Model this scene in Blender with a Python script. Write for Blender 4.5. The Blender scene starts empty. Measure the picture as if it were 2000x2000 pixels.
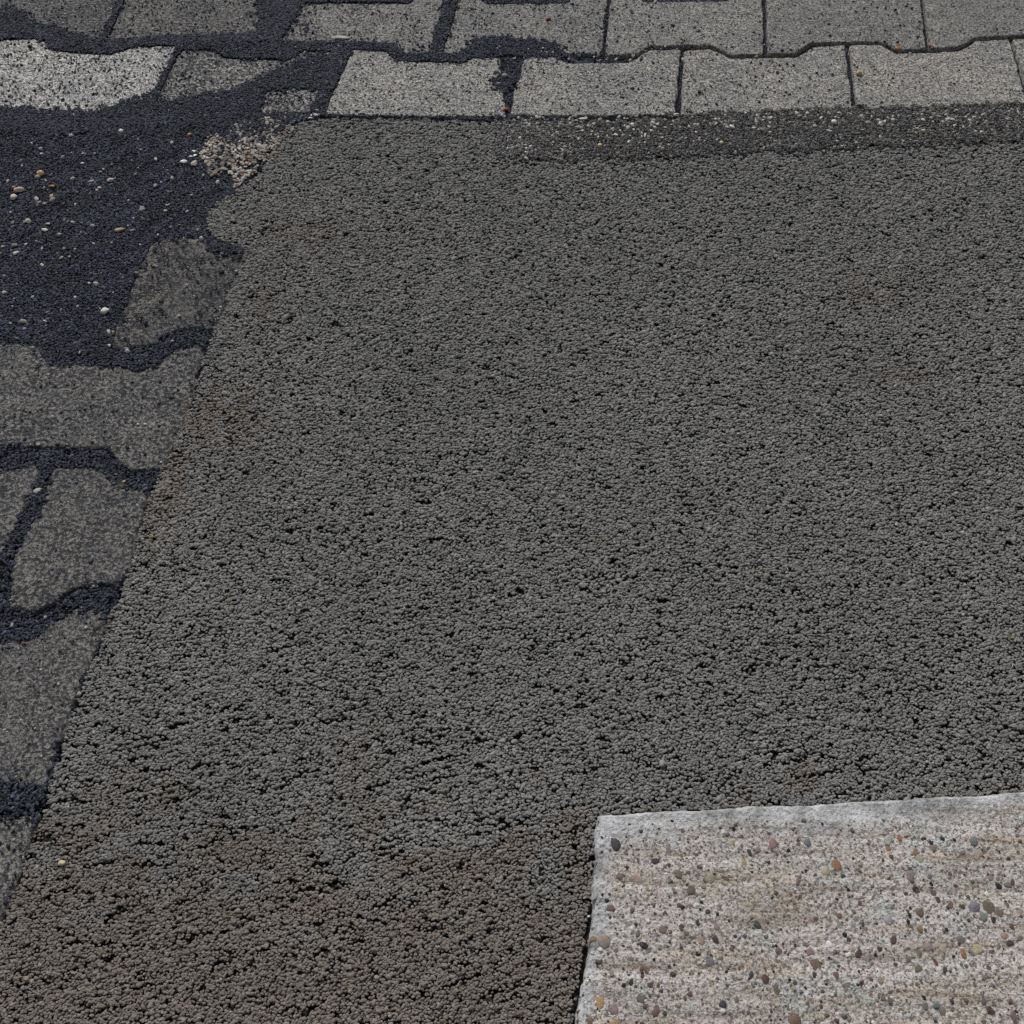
import bpy, bmesh, math, random
import numpy as np
from mathutils import Vector, Matrix

random.seed(7)
rng = np.random.default_rng(7)
sc = bpy.context.scene

# ------------------------------------------------------------------ camera, sky, sun, exposure
CAM_H = 0.717                    # metres above the paving
FOC = 2000.0                     # focal length in pixels of the 2000 px photograph
PITCH = math.atan(2900 / FOC)    # below the horizontal
cam_d = bpy.data.cameras.new('camera'); cam = bpy.data.objects.new('camera', cam_d)
sc.collection.objects.link(cam)
cam_d.sensor_width = 36; cam_d.lens = 36 * FOC / 2000; cam_d.clip_start = 0.01; cam_d.clip_end = 500
cam.location = (0, 0, CAM_H); cam.rotation_euler = (math.pi / 2 - PITCH, 0, 0)
sc.camera = cam

SUN_EL, SUN_AZ = math.radians(42), math.radians(-16)     # azimuth from +Y towards +X
world = bpy.data.worlds.new('World'); sc.world = world; world.use_nodes = True
wn = world.node_tree; wn.nodes.clear()
sky = wn.nodes.new('ShaderNodeTexSky'); sky.sky_type = 'NISHITA'; sky.sun_disc = False
sky.sun_elevation = SUN_EL; sky.sun_rotation = SUN_AZ; sky.dust_density = 4; sky.ozone_density = 1
hs = wn.nodes.new('ShaderNodeHueSaturation'); hs.inputs['Saturation'].default_value = 0.18
bg = wn.nodes.new('ShaderNodeBackground'); bg.inputs['Strength'].default_value = 0.05
wo = wn.nodes.new('ShaderNodeOutputWorld')
wn.links.new(sky.outputs[0], hs.inputs['Color']); wn.links.new(hs.outputs[0], bg.inputs[0]); wn.links.new(bg.outputs[0], wo.inputs[0])
sun_d = bpy.data.lights.new('sun', 'SUN'); sun = bpy.data.objects.new('sun', sun_d); sc.collection.objects.link(sun)
sun_d.energy = 1.5; sun_d.angle = math.radians(10); sun_d.color = (1, 0.97, 0.93)
sd = Vector((math.sin(SUN_AZ) * math.cos(SUN_EL), math.cos(SUN_AZ) * math.cos(SUN_EL), math.sin(SUN_EL)))
sun.rotation_euler = sd.to_track_quat('Z', 'Y').to_euler(); sun.location = sd * 5
sc.view_settings.view_transform = 'Standard'; sc.view_settings.look = 'None'
sc.view_settings.exposure = 0.75; sc.view_settings.gamma = 1; sc.view_settings.use_curve_mapping = False

# ------------------------------------------------------------------ helpers
CP, SP = math.cos(PITCH), math.sin(PITCH)
def G(u, v, z=0.0):
    """ground point (x, y) seen at photograph pixel u, v, on the level z"""
    u = np.asarray(u, float); v = np.asarray(v, float)
    r = (u - 1000) / FOC; up = -(v - 1000) / FOC
    dy = CP + up * SP; dz = -SP + up * CP
    t = (z - CAM_H) / dz
    return r * t, dy * t
def GP(poly, z=0.0):
    a = np.array(poly, float); x, y = G(a[:, 0], a[:, 1], z)
    return np.stack([x, y], 1)
def pxm(v): return (v + 1900) * CP / CAM_H       # pixels per metre across the view at row v

def inside(x, y, poly):
    res = np.zeros(x.shape, bool); n = len(poly)
    for i in range(n):
        x1, y1 = poly[i]; x2, y2 = poly[(i + 1) % n]
        if y1 == y2: continue
        c = ((y1 > y) != (y2 > y)) & (x < (x2 - x1) * (y - y1) / (y2 - y1) + x1)
        res ^= c
    return res

_ph = rng.uniform(0, 6.28, (64, 2)); _dr = rng.uniform(0, 6.28, 64)
def snoise(x, y, scale, k=0, n=7):
    """smooth noise about -1..1, feature size scale"""
    s = 0
    for i in range(n):
        j = (i + k * 5) % 64; f = (0.7 + 0.22 * i) / scale * 3.0; a = _dr[j]
        s = s + np.sin((x * math.cos(a) + y * math.sin(a)) * f + _ph[j, 0]) * np.sin((-x * math.sin(a) + y * math.cos(a)) * f * 0.8 + _ph[j, 1])
    return s / (n ** 0.5) * 1.3

def link(o, parent=None):
    sc.collection.objects.link(o)
    if parent: o.parent = parent
    return o
def structure(o): o['kind'] = 'structure'; return o
def stuff(o, label=None, cat=None):
    o['kind'] = 'stuff'
    if label: o['label'] = label; o['category'] = cat
    return o

# ------------------------------------------------------------------ materials
class NT:
    def __init__(s, name):
        s.m = bpy.data.materials.new(name); s.m.use_nodes = True; s.t = s.m.node_tree; s.t.nodes.clear()
        s.out = s.n('ShaderNodeOutputMaterial'); s.b = s.n('ShaderNodeBsdfPrincipled')
        s.l(s.b.outputs[0], s.out.inputs[0]); s.b.inputs['Specular IOR Level'].default_value = 0.3
        s.pos = s.n('ShaderNodeNewGeometry').outputs['Position']
    def n(s, t, **k):
        x = s.t.nodes.new(t)
        for a, b in k.items(): setattr(x, a, b)
        return x
    def l(s, a, b): s.t.links.new(a, b)
    def noise(s, scale, detail=2, rough=.5, vec=None, dist=0):
        x = s.n('ShaderNodeTexNoise'); x.inputs['Scale'].default_value = scale; x.inputs['Detail'].default_value = detail
        x.inputs['Roughness'].default_value = rough; x.inputs['Distortion'].default_value = dist
        s.l(vec or s.pos, x.inputs['Vector']); return x.outputs[0]
    def vor(s, scale, vec=None, rnd=1.0):
        x = s.n('ShaderNodeTexVoronoi'); x.inputs['Scale'].default_value = scale; x.inputs['Randomness'].default_value = rnd
        s.l(vec or s.pos, x.inputs['Vector']); return x
    def stretch(s, sx, sy, sz, off=None):
        x = s.n('ShaderNodeMapping'); x.inputs['Scale'].default_value = (sx, sy, sz); s.l(s.pos, x.inputs[0])
        return x.outputs[0]
    def ramp(s, fac, stops, interp='LINEAR'):
        x = s.n('ShaderNodeValToRGB'); x.color_ramp.interpolation = interp; e = x.color_ramp.elements
        while len(e) < len(stops): e.new(0.5)
        for q, (p, c) in zip(e, stops):
            q.position = p; q.color = (c[0], c[1], c[2], 1) if hasattr(c, '__len__') else (c, c, c, 1)
        s.l(fac, x.inputs[0]); return x.outputs[0]
    def mix(s, fac, a, b, mode='MIX'):
        x = s.n('ShaderNodeMix', data_type='RGBA', blend_type=mode)
        for i, v in ((0, fac), (6, a), (7, b)):
            sock = x.inputs[i]
            if isinstance(v, (int, float)): sock.default_value = v if i == 0 else (v, v, v, 1)
            elif isinstance(v, tuple): sock.default_value = (*v, 1)
            else: s.l(v, sock)
        return x.outputs[2]
    def math(s, op, a, b=None, clamp=False):
        x = s.n('ShaderNodeMath', operation=op, use_clamp=clamp)
        for i, v in enumerate((a, b)):
            if v is None: continue
            if isinstance(v, (int, float)): x.inputs[i].default_value = v
            else: s.l(v, x.inputs[i])
        return x.outputs[0]
    def attr(s, name, typ='GEOMETRY', out='Color'):
        x = s.n('ShaderNodeAttribute', attribute_name=name, attribute_type=typ); return x.outputs[out]
    def bump(s, h, dist, strength=1.0, prev=None):
        x = s.n('ShaderNodeBump'); x.inputs['Distance'].default_value = dist; x.inputs['Strength'].default_value = strength
        s.l(h, x.inputs['Height'])
        if prev: s.l(prev, x.inputs['Normal'])
        return x.outputs[0]
    def done(s, col, rough=.9, normal=None):
        if isinstance(col, tuple): s.b.inputs['Base Color'].default_value = (*col, 1)
        else: s.l(col, s.b.inputs['Base Color'])
        if isinstance(rough, (int, float)): s.b.inputs['Roughness'].default_value = rough
        else: s.l(rough, s.b.inputs['Roughness'])
        if normal: s.l(normal, s.b.inputs['Normal'])
        return s.m

def grain_material(name, bump=0.00035, rough=.85):
    t = NT(name)
    c = t.attr('tint', 'INSTANCER')
    sp = t.ramp(t.noise(1500, 2, .6), [(.3, .7), (.7, 1.25)])
    c = t.mix(1.0, c, sp, 'MULTIPLY')
    return t.done(c, rough, t.bump(t.noise(1300, 2, .6), bump))
M_GRAIN = grain_material('rolled_grain')
M_CHIP = grain_material('blue_black_chip', .0003, .8)

def base_material(name, c1, c2):
    t = NT(name)
    n = t.noise(420, 3, .65)
    return t.done(t.ramp(n, [(.35, c1), (.7, c2)]), .95, t.bump(n, .002))
M_BASE = base_material('gap_shade_bed', (.006, .006, .006), (.02, .02, .02))  # near black: shade of the asphalt gaps put into the bed colour
M_BED = base_material('blue_black_bed', (.006, .007, .011), (.02, .024, .034))
def ground_material():
    t = NT('coarse_asphalt'); v = t.vor(330)
    c = t.ramp(v.outputs['Distance'], [(.25, (.12, .12, .118)), (.65, (.02, .02, .02))])
    return t.done(c, .95, t.bump(v.outputs['Distance'], -.002))
M_GROUND = ground_material()

def paver_material():
    t = NT('weathered_concrete_paver')
    tone = t.attr('tone', 'OBJECT', 'Fac'); blue = t.attr('grit', 'OBJECT', 'Fac'); warm = t.attr('warm', 'OBJECT', 'Fac')
    fine = t.noise(440, 2, .6, dist=.8)
    fine2 = t.noise(800, 2, .6)
    mid = t.noise(70, 4, .6)
    big = t.noise(14, 3, .55)
    base = t.mix(1.0, t.ramp(mid, [(.3, (.72, .73, .76)), (.7, (1.2, 1.19, 1.17))]), t.ramp(big, [(.3, (.82, .83, .85)), (.7, (1.12, 1.1, 1.06))]), 'MULTIPLY')
    base = t.mix(1.0, base, t.mix(warm, (1, 1, .99), (1.03, .985, .93)), 'MULTIPLY')
    base = t.mix(1.0, base, t.ramp(fine2, [(.3, .70), (.5, 1.0), (.7, 1.35)]), 'MULTIPLY')
    pore = t.ramp(fine, [(.455, 1.0), (.50, 0.0)])
    pn = t.noise(230, 2, .6, t.stretch(1, 1.25, 1))
    lim = t.math('ADD', t.math('MULTIPLY', t.noise(28, 2), .30), t.math('MULTIPLY', blue, .165))
    pit = t.ramp(t.math('ADD', pn, lim), [(.78, 0.0), (.82, 1.0)])
    tn = t.n('ShaderNodeVectorMath', operation='SCALE'); t.l(base, tn.inputs[0]); t.l(tone, tn.inputs['Scale']); col = tn.outputs[0]
    dark = t.n('ShaderNodeVectorMath', operation='SCALE'); t.l(col, dark.inputs[0]); dark.inputs['Scale'].default_value = .30
    col = t.mix(t.math('MULTIPLY', pore, .92), col, dark.outputs[0])
    col = t.mix(t.math('MULTIPLY', pit, .9), col, (.024, .027, .036))
    dust = t.ramp(t.noise(45, 4, .65), [(.50, 0.0), (.70, 1.0)])
    col = t.mix(t.math('MULTIPLY', t.math('MULTIPLY', dust, blue), .6), col, (.040, .045, .062))
    h = t.math('SUBTRACT', t.math('SUBTRACT', t.math('MULTIPLY', fine2, .6), t.math('MULTIPLY', pore, .8)), t.math('MULTIPLY', pit, .9))
    nb = t.bump(h, .0011, 1.0, t.bump(mid, .004, .6))
    return t.done(col, .92, nb)
M_PAVER = paver_material()

def block_material():
    t = NT('exposed_aggregate_concrete')
    skin = t.attr('skin', 'GEOMETRY', 'Fac')
    band = t.noise(1, 3, .6, t.stretch(9, 92, 20), .5)          # drag marks run along the block
    f1 = t.noise(760, 2, .65); f2 = t.noise(400, 3, .65); mid = t.noise(60, 3, .6)
    sand = t.ramp(t.noise(30, 3, .6), [(.32, (.42, .43, .42)), (.45, (.44, .40, .385)), (.58, (.45, .425, .405)), (.72, (.42, .375, .32))])
    sand = t.mix(1.0, sand, t.ramp(band, [(.34, (.62, .56, .50)), (.43, (.92, .90, .86)), (.5, (1.0, 1.0, 1.0)), (.68, (1.16, 1.17, 1.18))]), 'MULTIPLY')
    och = t.math('MULTIPLY', t.ramp(t.noise(1, 2, .6, t.stretch(14, 110, 10)), [(.58, 0.0), (.68, 1.0)]), .35)
    sand = t.mix(och, sand, (.40, .29, .17))
    sand = t.mix(1.0, sand, t.ramp(f1, [(.34, .42), (.48, .95), (.66, 1.26)]), 'MULTIPLY')
    v = t.vor(430); vc = t.n('ShaderNodeSeparateColor'); t.l(v.outputs['Color'], vc.inputs[0])
    body = t.ramp(v.outputs['Distance'], [(.3, 1.0), (.42, 0.0)])
    spk = t.math('MULTIPLY', t.math('GREATER_THAN', vc.outputs[0], .80), body)
    spc = t.ramp(vc.outputs[1], [(.1, (.10, .075, .07)), (.4, (.16, .13, .12)), (.6, (.25, .17, .09)), (.9, (.13, .14, .13))])
    sand = t.mix(t.math('MULTIPLY', spk, .75), sand, spc)
    skc = t.mix(1.0, t.ramp(mid, [(.36, (.23, .235, .24)), (.47, (.38, .388, .40)), (.66, (.50, .51, .545))]), t.ramp(f1, [(.3, .78), (.7, 1.15)]), 'MULTIPLY')
    sk = t.math('ADD', skin, t.math('MULTIPLY', t.math('SUBTRACT', t.noise(90, 3, .65), .5), 1.6), True)
    col = t.mix(sk, sand, skc)
    pore = t.ramp(f2, [(.38, 1.0), (.45, 0.0)])
    pore = t.math('MULTIPLY', pore, t.math('SUBTRACT', 1.0, t.math('MULTIPLY', sk, .55)))
    col = t.mix(t.math('MULTIPLY', pore, .68), col, (.10, .085, .078))
    h = t.math('SUBTRACT', t.math('ADD', f1, t.math('MULTIPLY', f2, .8)), t.math('MULTIPLY', pore, .5))
    return t.done(col, .88, t.bump(h, .0009, 1.0, t.bump(band, .002, .6)))
M_BLOCK = block_material()

def stone_material():
    t = NT('pebble_stone')
    oi = t.n('ShaderNodeObjectInfo')
    a = t.mix(1.0, oi.outputs['Color'], t.ramp(t.noise(350, 4, .65), [(.3, .7), (.7, 1.25)]), 'MULTIPLY')
    a = t.mix(1.0, a, t.ramp(t.noise(1800, 2, .6), [(.3, .75), (.7, 1.2)]), 'MULTIPLY')
    return t.done(a, .6, t.bump(t.noise(900, 3, .6), .0003))
M_STONE = stone_material()

# ------------------------------------------------------------------ grains: real chips, instanced on computed points
def grain_group(name, mat, amp, seed, subdiv=3):
    ng = bpy.data.node_groups.new(name, 'GeometryNodeTree')
    ng.interface.new_socket('Geometry', in_out='INPUT', socket_type='NodeSocketGeometry')
    ng.interface.new_socket('Geometry', in_out='OUTPUT', socket_type='NodeSocketGeometry')
    N = ng.nodes.new; L = ng.links.new
    gi = N('NodeGroupInput'); go = N('NodeGroupOutput')
    join = N('GeometryNodeJoinGeometry')
    for k in range(7):
        ico = N('GeometryNodeMeshIcoSphere'); ico.inputs['Radius'].default_value = 1; ico.inputs['Subdivisions'].default_value = subdiv
        pos = N('GeometryNodeInputPosition'); add = N('ShaderNodeVectorMath'); add.operation = 'ADD'; add.inputs[1].default_value = (seed + k * 7.3, k * 3.1, 0)
        nz = N('ShaderNodeTexNoise'); nz.inputs['Scale'].default_value = 0.95; nz.inputs['Detail'].default_value = 2
        L(pos.outputs[0], add.inputs[0]); L(add.outputs[0], nz.inputs['Vector'])
        sub = N('ShaderNodeVectorMath'); sub.operation = 'SUBTRACT'; sub.inputs[1].default_value = (.5, .5, .5); L(nz.outputs[1], sub.inputs[0])
        sca = N('ShaderNodeVectorMath'); sca.operation = 'SCALE'; sca.inputs['Scale'].default_value = amp; L(sub.outputs[0], sca.inputs[0])
        sp = N('GeometryNodeSetPosition'); L(ico.outputs[0], sp.inputs[0]); L(sca.outputs[0], sp.inputs['Offset'])
        sm = N('GeometryNodeSetMaterial'); sm.inputs['Material'].default_value = mat; L(sp.outputs[0], sm.inputs[0])
        ss = N('GeometryNodeSetShadeSmooth'); L(sm.outputs[0], ss.inputs[0])
        g2i = N('GeometryNodeGeometryToInstance'); L(ss.outputs[0], g2i.inputs[0]); L(g2i.outputs[0], join.inputs[0])
    iop = N('GeometryNodeInstanceOnPoints'); iop.inputs['Pick Instance'].default_value = True
    L(gi.outputs[0], iop.inputs['Points']); L(join.outputs[0], iop.inputs['Instance'])
    def na(nm, dt):
        x = N('GeometryNodeInputNamedAttribute'); x.data_type = dt; x.inputs['Name'].default_value = nm; return x.outputs[0]
    L(na('variant', 'INT'), iop.inputs['Instance Index'])
    L(na('turn', 'FLOAT_VECTOR'), iop.inputs['Rotation'])
    L(na('size', 'FLOAT_VECTOR'), iop.inputs['Scale'])
    L(iop.outputs[0], go.inputs[0])
    return ng
NG_ROUND = grain_group('round_grains', M_GRAIN, 1.35, 3.0)
NG_CHIP = grain_group('sharp_chips', M_CHIP, 1.5, 41.0, 2)

def grains(name, x, y, z, size, tint, ng, tilt=.5, mat=None, heading=None):
    n = len(x)
    me = bpy.data.meshes.new(name)
    me.vertices.add(n); me.vertices.foreach_set('co', np.stack([x, y, z], 1).astype(np.float32).ravel())
    a = me.attributes.new('size', 'FLOAT_VECTOR', 'POINT'); a.data.foreach_set('vector', size.astype(np.float32).ravel())
    rz = rng.uniform(0, 6.283, n) if heading is None else heading
    rot = np.stack([rng.normal(0, tilt, n), rng.normal(0, tilt, n), rz], 1)
    a = me.attributes.new('turn', 'FLOAT_VECTOR', 'POINT'); a.data.foreach_set('vector', rot.astype(np.float32).ravel())
    a = me.attributes.new('variant', 'INT', 'POINT'); a.data.foreach_set('value', rng.integers(0, 7, n).astype(np.int32))
    a = me.attributes.new('tint', 'FLOAT_COLOR', 'POINT')
    t4 = np.ones((n, 4), np.float32); t4[:, :3] = tint; a.data.foreach_set('color', t4.ravel())
    me.materials.append(mat or M_GRAIN)
    o = bpy.data.objects.new(name, me); link(o)
    md = o.modifiers.new('grains', 'NODES'); md.node_group = ng
    return o

def hexgrid(x0, x1, y0, y1, s, jit=.35):
    nx = int((x1 - x0) / s) + 1; ny = int((y1 - y0) / (s * .866)) + 1
    i, j = np.meshgrid(np.arange(nx), np.arange(ny))
    x = x0 + (i + .5 * (j % 2)) * s; y = y0 + j * s * .866
    x = x.ravel() + rng.normal(0, jit * s, x.size); y = y.ravel() + rng.normal(0, jit * s, y.size)
    return x, y

def vargrid(x0, x1, y0, y1, sf, jit):
    X, Y, S = [], [], []; y = y0; j = 0
    while y < y1:
        s = sf(y); n = int((x1 - x0) / s) + 1
        X.append(x0 + (np.arange(n) + .5 * (j % 2) + random.random() * .3) * s); Y.append(np.full(n, y)); S.append(np.full(n, s)); y += s * .76; j += 1
    x, y, s = np.concatenate(X), np.concatenate(Y), np.concatenate(S)
    return x + rng.normal(0, 1, x.size) * jit * s, y + rng.normal(0, 1, x.size) * jit * s, s

# ------------------------------------------------------------------ pavers
PAVERS = []        # world outlines, used to keep the joint gravel out from under them
def roughen(pts, step, amp, k):
    p = np.array(pts, float)
    q = []                                              # cut the corners once
    n = len(p)
    for i in range(n):
        a, b = p[i], p[(i + 1) % n]; L = np.linalg.norm(b - a); c = min(.3, .0016 / max(L, 1e-6))
        q.append(a + (b - a) * c); q.append(b - (b - a) * c)
    out = []
    for i in range(len(q)):
        a, b = q[i], q[(i + 1) % len(q)]; m = max(1, int(np.linalg.norm(b - a) / step))
        for t in range(m): out.append(a + (b - a) * t / m)
    o = np.array(out)
    d = np.roll(o, -1, 0) - np.roll(o, 1, 0); nn = np.stack([d[:, 1], -d[:, 0]], 1); nn /= np.linalg.norm(nn, axis=1)[:, None] + 1e-9
    w = snoise(o[:, 0], o[:, 1], .006, k) * .6 + snoise(o[:, 0], o[:, 1], .02, k + 3) * .8
    return o + nn * (w * amp)[:, None]
def area(p): return .5 * np.sum(p[:, 0] * np.roll(p[:, 1], -1) - np.roll(p[:, 0], -1) * p[:, 1])

paving = structure(link(bpy.data.objects.new('paving', None)))
def prism(name, outline, top, depth, cham, mat):
    if area(outline) < 0: outline = outline[::-1]
    c = outline.mean(0)
    d = np.roll(outline, -1, 0) - np.roll(outline, 1, 0); nn = np.stack([d[:, 1], -d[:, 0]], 1); nn /= np.linalg.norm(nn, axis=1)[:, None] + 1e-9
    rings = [(outline - nn * cham, 0.0), (outline - nn * cham * .35, -cham * .3), (outline, -cham * .9), (outline + nn * .0005, -depth)]
    bm = bmesh.new(); vs = []
    for r, z in rings: vs.append([bm.verts.new((a[0] - c[0], a[1] - c[1], z)) for a in r])
    n = len(outline)
    f = bm.faces.new(vs[0])
    for a, b in zip(vs[:-1], vs[1:]):
        for i in range(n):
            q = bm.faces.new((a[i], b[i], b[(i + 1) % n], a[(i + 1) % n])); q.smooth = True
    bmesh.ops.triangulate(bm, faces=[f])
    me = bpy.data.meshes.new(name); bm.to_mesh(me); bm.free(); me.materials.append(mat)
    o = bpy.data.objects.new(name, me); o.location = (c[0], c[1], top)
    return o
_k = [0]
def paver(poly, tone, grit=.3, warm=.3, amp=.0007, top=None, px=True):
    w = GP(poly) if px else np.array(poly, float)
    _k[0] += 1
    out = roughen(w, .0035, amp, _k[0]); PAVERS.append(out)
    o = prism('paver', out, random.uniform(-.0006, .0006) if top is None else top, .05, .0016 + .5 * amp, M_PAVER)
    o.rotation_euler = (random.uniform(-.004, .004), random.uniform(-.004, .004), 0)
    o['tone'] = float(tone) * 1.42; o['grit'] = float(grit); o['warm'] = float(warm)
    link(o, paving); return o

# upper row, left to right (photograph pixels projected on the ground)
paver([(15, -70), (262, -70), (233, 0), (198, 72), (190, 88), (120, 83), (98, 64), (60, 52), (-40, 50), (-140, 52), (-115, -60)], .15, .75, .2, .0012)
paver([(270, -70), (545, -70), (518, 0), (503, 62), (430, 68), (285, 72), (262, 84), (206, 86), (212, 70), (243, 0)], .14, .55, .25, .0013)
paver([(596, 4), (800, 6), (820, -14), (878, -14), (868, 0), (850, 62), (842, 105), (793, 106), (779, 95), (766, 84), (548, 80), (566, 50), (590, 12)], .20, .3, .3, .0009)
paver([(898, -16), (930, -16), (950, 6), (1105, 6), (1125, -14), (1188, -14), (1184, 20), (1176, 106), (1105, 106), (1088, 86), (950, 80), (915, 92), (900, 104), (864, 106), (884, 40)], .20, .3, .3, .0009)
paver([(1196, -14), (1235, -16), (1258, 3), (1420, 2), (1440, -18), (1488, -20), (1491, 60), (1491, 105), (1427, 107), (1410, 96), (1384, 87), (1266, 89), (1245, 104), (1182, 107), (1190, 20)], .215, .12, .35, .0006)
paver([(1497, -20), (1540, -22), (1562, -4), (1718, -6), (1738, -24), (1794, -26), (1799, 0), (1809, 93), (1752, 97), (1738, 89), (1720, 80), (1584, 83), (1566, 95), (1552, 104), (1500, 104)], .19, .1, .3, .0006)
paver([(1801, -26), (1842, -28), (1864, -10), (2015, -14), (2032, -32), (2090, -34), (2118, 85), (2060, 89), (2042, 72), (2026, 66), (1976, 69), (1902, 74), (1886, 86), (1868, 92), (1817, 95)], .18, .05, .3, .0006)
# edging row, straight towards the asphalt
paver([(-120, 84), (0, 78), (65, 74), (87, 80), (98, 96), (145, 103), (217, 105), (254, 94), (275, 89), (343, 89), (336, 112), (300, 180), (278, 232), (-195, 238)], .37, .30, .1, .0013)
paver([(353, 96), (417, 97), (435, 112), (560, 118), (590, 100), (650, 100), (655, 104), (630, 160), (606, 219), (290, 230), (306, 190)], .24, .8, .3, .0014)
paver([(688, 98), (756, 100), (774, 119), (901, 122), (926, 112), (976, 113), (978, 130), (988, 228), (800, 228), (633, 225), (655, 170)], .27, .2, .45, .0009)
paver([(1027, 109), (1088, 109), (1106, 123), (1225, 122), (1250, 108), (1268, 97), (1329, 96), (1325, 150), (1318, 224), (1160, 226), (998, 225), (1004, 180)], .25, .2, .4, .0009)
paver([(1337, 97), (1385, 93), (1410, 103), (1425, 113), (1495, 111), (1553, 111), (1570, 102), (1590, 90), (1650, 87), (1666, 214), (1500, 219), (1330, 224), (1333, 150)], .25, .1, .55, .0006)
paver([(1660, 87), (1720, 87), (1735, 96), (1750, 104), (1812, 103), (1872, 99), (1892, 90), (1905, 80), (1971, 76), (2008, 204), (1850, 209), (1676, 213)], .26, .05, .75, .0006)
paver([(1979, 76), (2045, 72), (2064, 80), (2075, 90), (2190, 84), (2210, 72), (2280, 68), (2340, 196), (2180, 200), (2017, 204)], .25, .05, .6, .0006)
# left column
paver([(310, 463), (395, 463), (420, 478), (500, 480), (486, 520), (452, 640), (345, 639), (320, 656), (300, 673), (215, 677), (224, 635), (262, 538), (298, 472)], .104, .5, .55, .0013, -.0015)
paver([(-60, 676), (18, 671), (66, 673), (82, 692), (93, 711), (267, 715), (298, 707), (329, 683), (357, 671), (403, 673), (378, 780), (340, 866), (318, 918), (248, 918), (236, 903), (214, 878), (62, 870), (-60, 874), (-95, 890), (-120, 918), (-190, 920), (-130, 720)], .132, .6, .4, .0013)
paver([(-10, 925), (37, 910), (84, 910), (66, 962), (14, 1060), (-8, 1140), (-22, 1192), (-85, 1192), (-140, 1148), (-260, 1150), (-220, 960), (-40, 955)], .130, .5, .35, .0014)
paver([(103, 914), (202, 913), (212, 928), (224, 948), (245, 955), (292, 956), (286, 984), (262, 1078), (240, 1140), (147, 1146), (129, 1159), (111, 1174), (78, 1192), (15, 1194), (24, 1100), (52, 1030), (84, 960)], .118, .5, .35, .0014)
paver([(-60, 1262), (0, 1258), (44, 1250), (85, 1234), (134, 1191), (155, 1187), (205, 1190), (213, 1210), (199, 1250), (160, 1330), (141, 1392), (116, 1450), (91, 1537), (31, 1534), (-20, 1520), (-70, 1480), (-260, 1480), (-220, 1262)], .122, .4, .35, .0014)
paver([(-230, 1600), (0, 1594), (79, 1587), (58, 1648), (27, 1738), (2, 1800), (-28, 1880), (-70, 1990), (-330, 2000)], .135, .25, .3, .0012)

# pavers beyond the frame: the same bone shape laid on in stretcher bond
def bone(cx, cy, W=.192, D=.122, T=.020):
    a, b, h = W / 2, W / 2 - .035, D / 2
    c = b - .016
    return [(cx - a, cy + h), (cx - b, cy + h), (cx - c, cy + h - T), (cx + c, cy + h - T), (cx + b, cy + h), (cx + a, cy + h),
            (cx + a, cy - h), (cx + b, cy - h), (cx + c, cy - h + T), (cx - c, cy - h + T), (cx - b, cy - h), (cx - a, cy - h)]
px0 = G(1345, 0)[0]; ytop = float(G(1000, -16)[1])
for r in range(5):
    for c in range(-7, 9):
        cx = float(px0) + c * .198 + (.099 if r % 2 == 0 else 0); cy = ytop + .068 + r * .110
        paver(bone(cx, cy), random.uniform(.17, .24), random.uniform(.1, .5), random.uniform(.2, .5), .0007, px=False)
xr = float(G(2120, 40)[0]); xl = float(G(-150, 0)[0])
for c in range(3):
    yu = float(G(1000, 36)[1]); paver(bone(xr + .102 + c * .198, yu + .015, D=.118), .2, .1, .3, .0007, px=False)

# ------------------------------------------------------------------ ground, beds
def sheet(name, poly, z, mat):
    me = bpy.data.meshes.new(name); me.from_pydata([(x, y, z) for x, y in poly], [], [tuple(range(len(poly)))]); me.materials.append(mat)
    if me.polygons[0].normal.z < 0: me.flip_normals()
    return structure(link(bpy.data.objects.new(name, me)))
sheet('ground', [(-60, -60), (60, -60), (60, 60), (-60, 60)], -.016, M_GROUND)

ASPH = [(632, 228), (800, 230), (968, 236), (972, 300), (1040, 309), (1320, 303), (1500, 292), (1700, 284), (2000, 272), (2320, 255), (2600, 600), (2500, 2150), (-60, 2150),
        (-40, 1880), (2, 1795), (32, 1720), (60, 1645), (82, 1580), (95, 1530), (120, 1450), (143, 1390), (162, 1325), (196, 1255), (212, 1210), (236, 1148), (258, 1078),
        (283, 984), (309, 925), (333, 868), (372, 780), (399, 690), (420, 640), (456, 560), (478, 485), (430, 470), (400, 446), (412, 400), (450, 378), (492, 350), (520, 318), (540, 262), (575, 240)]
ASPW = GP(ASPH)
BLK = [(1166, 1590), (1290, 1577), (1700, 1561), (2000, 1545), (2450, 1522), (2560, 2400), (1078, 2400), (1118, 2000), (1140, 1850), (1154, 1740)]
BLKW = GP(BLK, .006)
# the asphalt bed: one sheet just under its loose rolled grains
sheet('asphalt', [tuple(p) for p in ASPW], -.0058, M_BASE)
GRAVW = [tuple(p) for p in np.array([G(-700, -600), G(2900, -600), G(2900, 330), G(600, 330), G(600, 2150), G(-700, 2150)])]
sheet('joint_bed', GRAVW, -.0125, M_BED)

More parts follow.
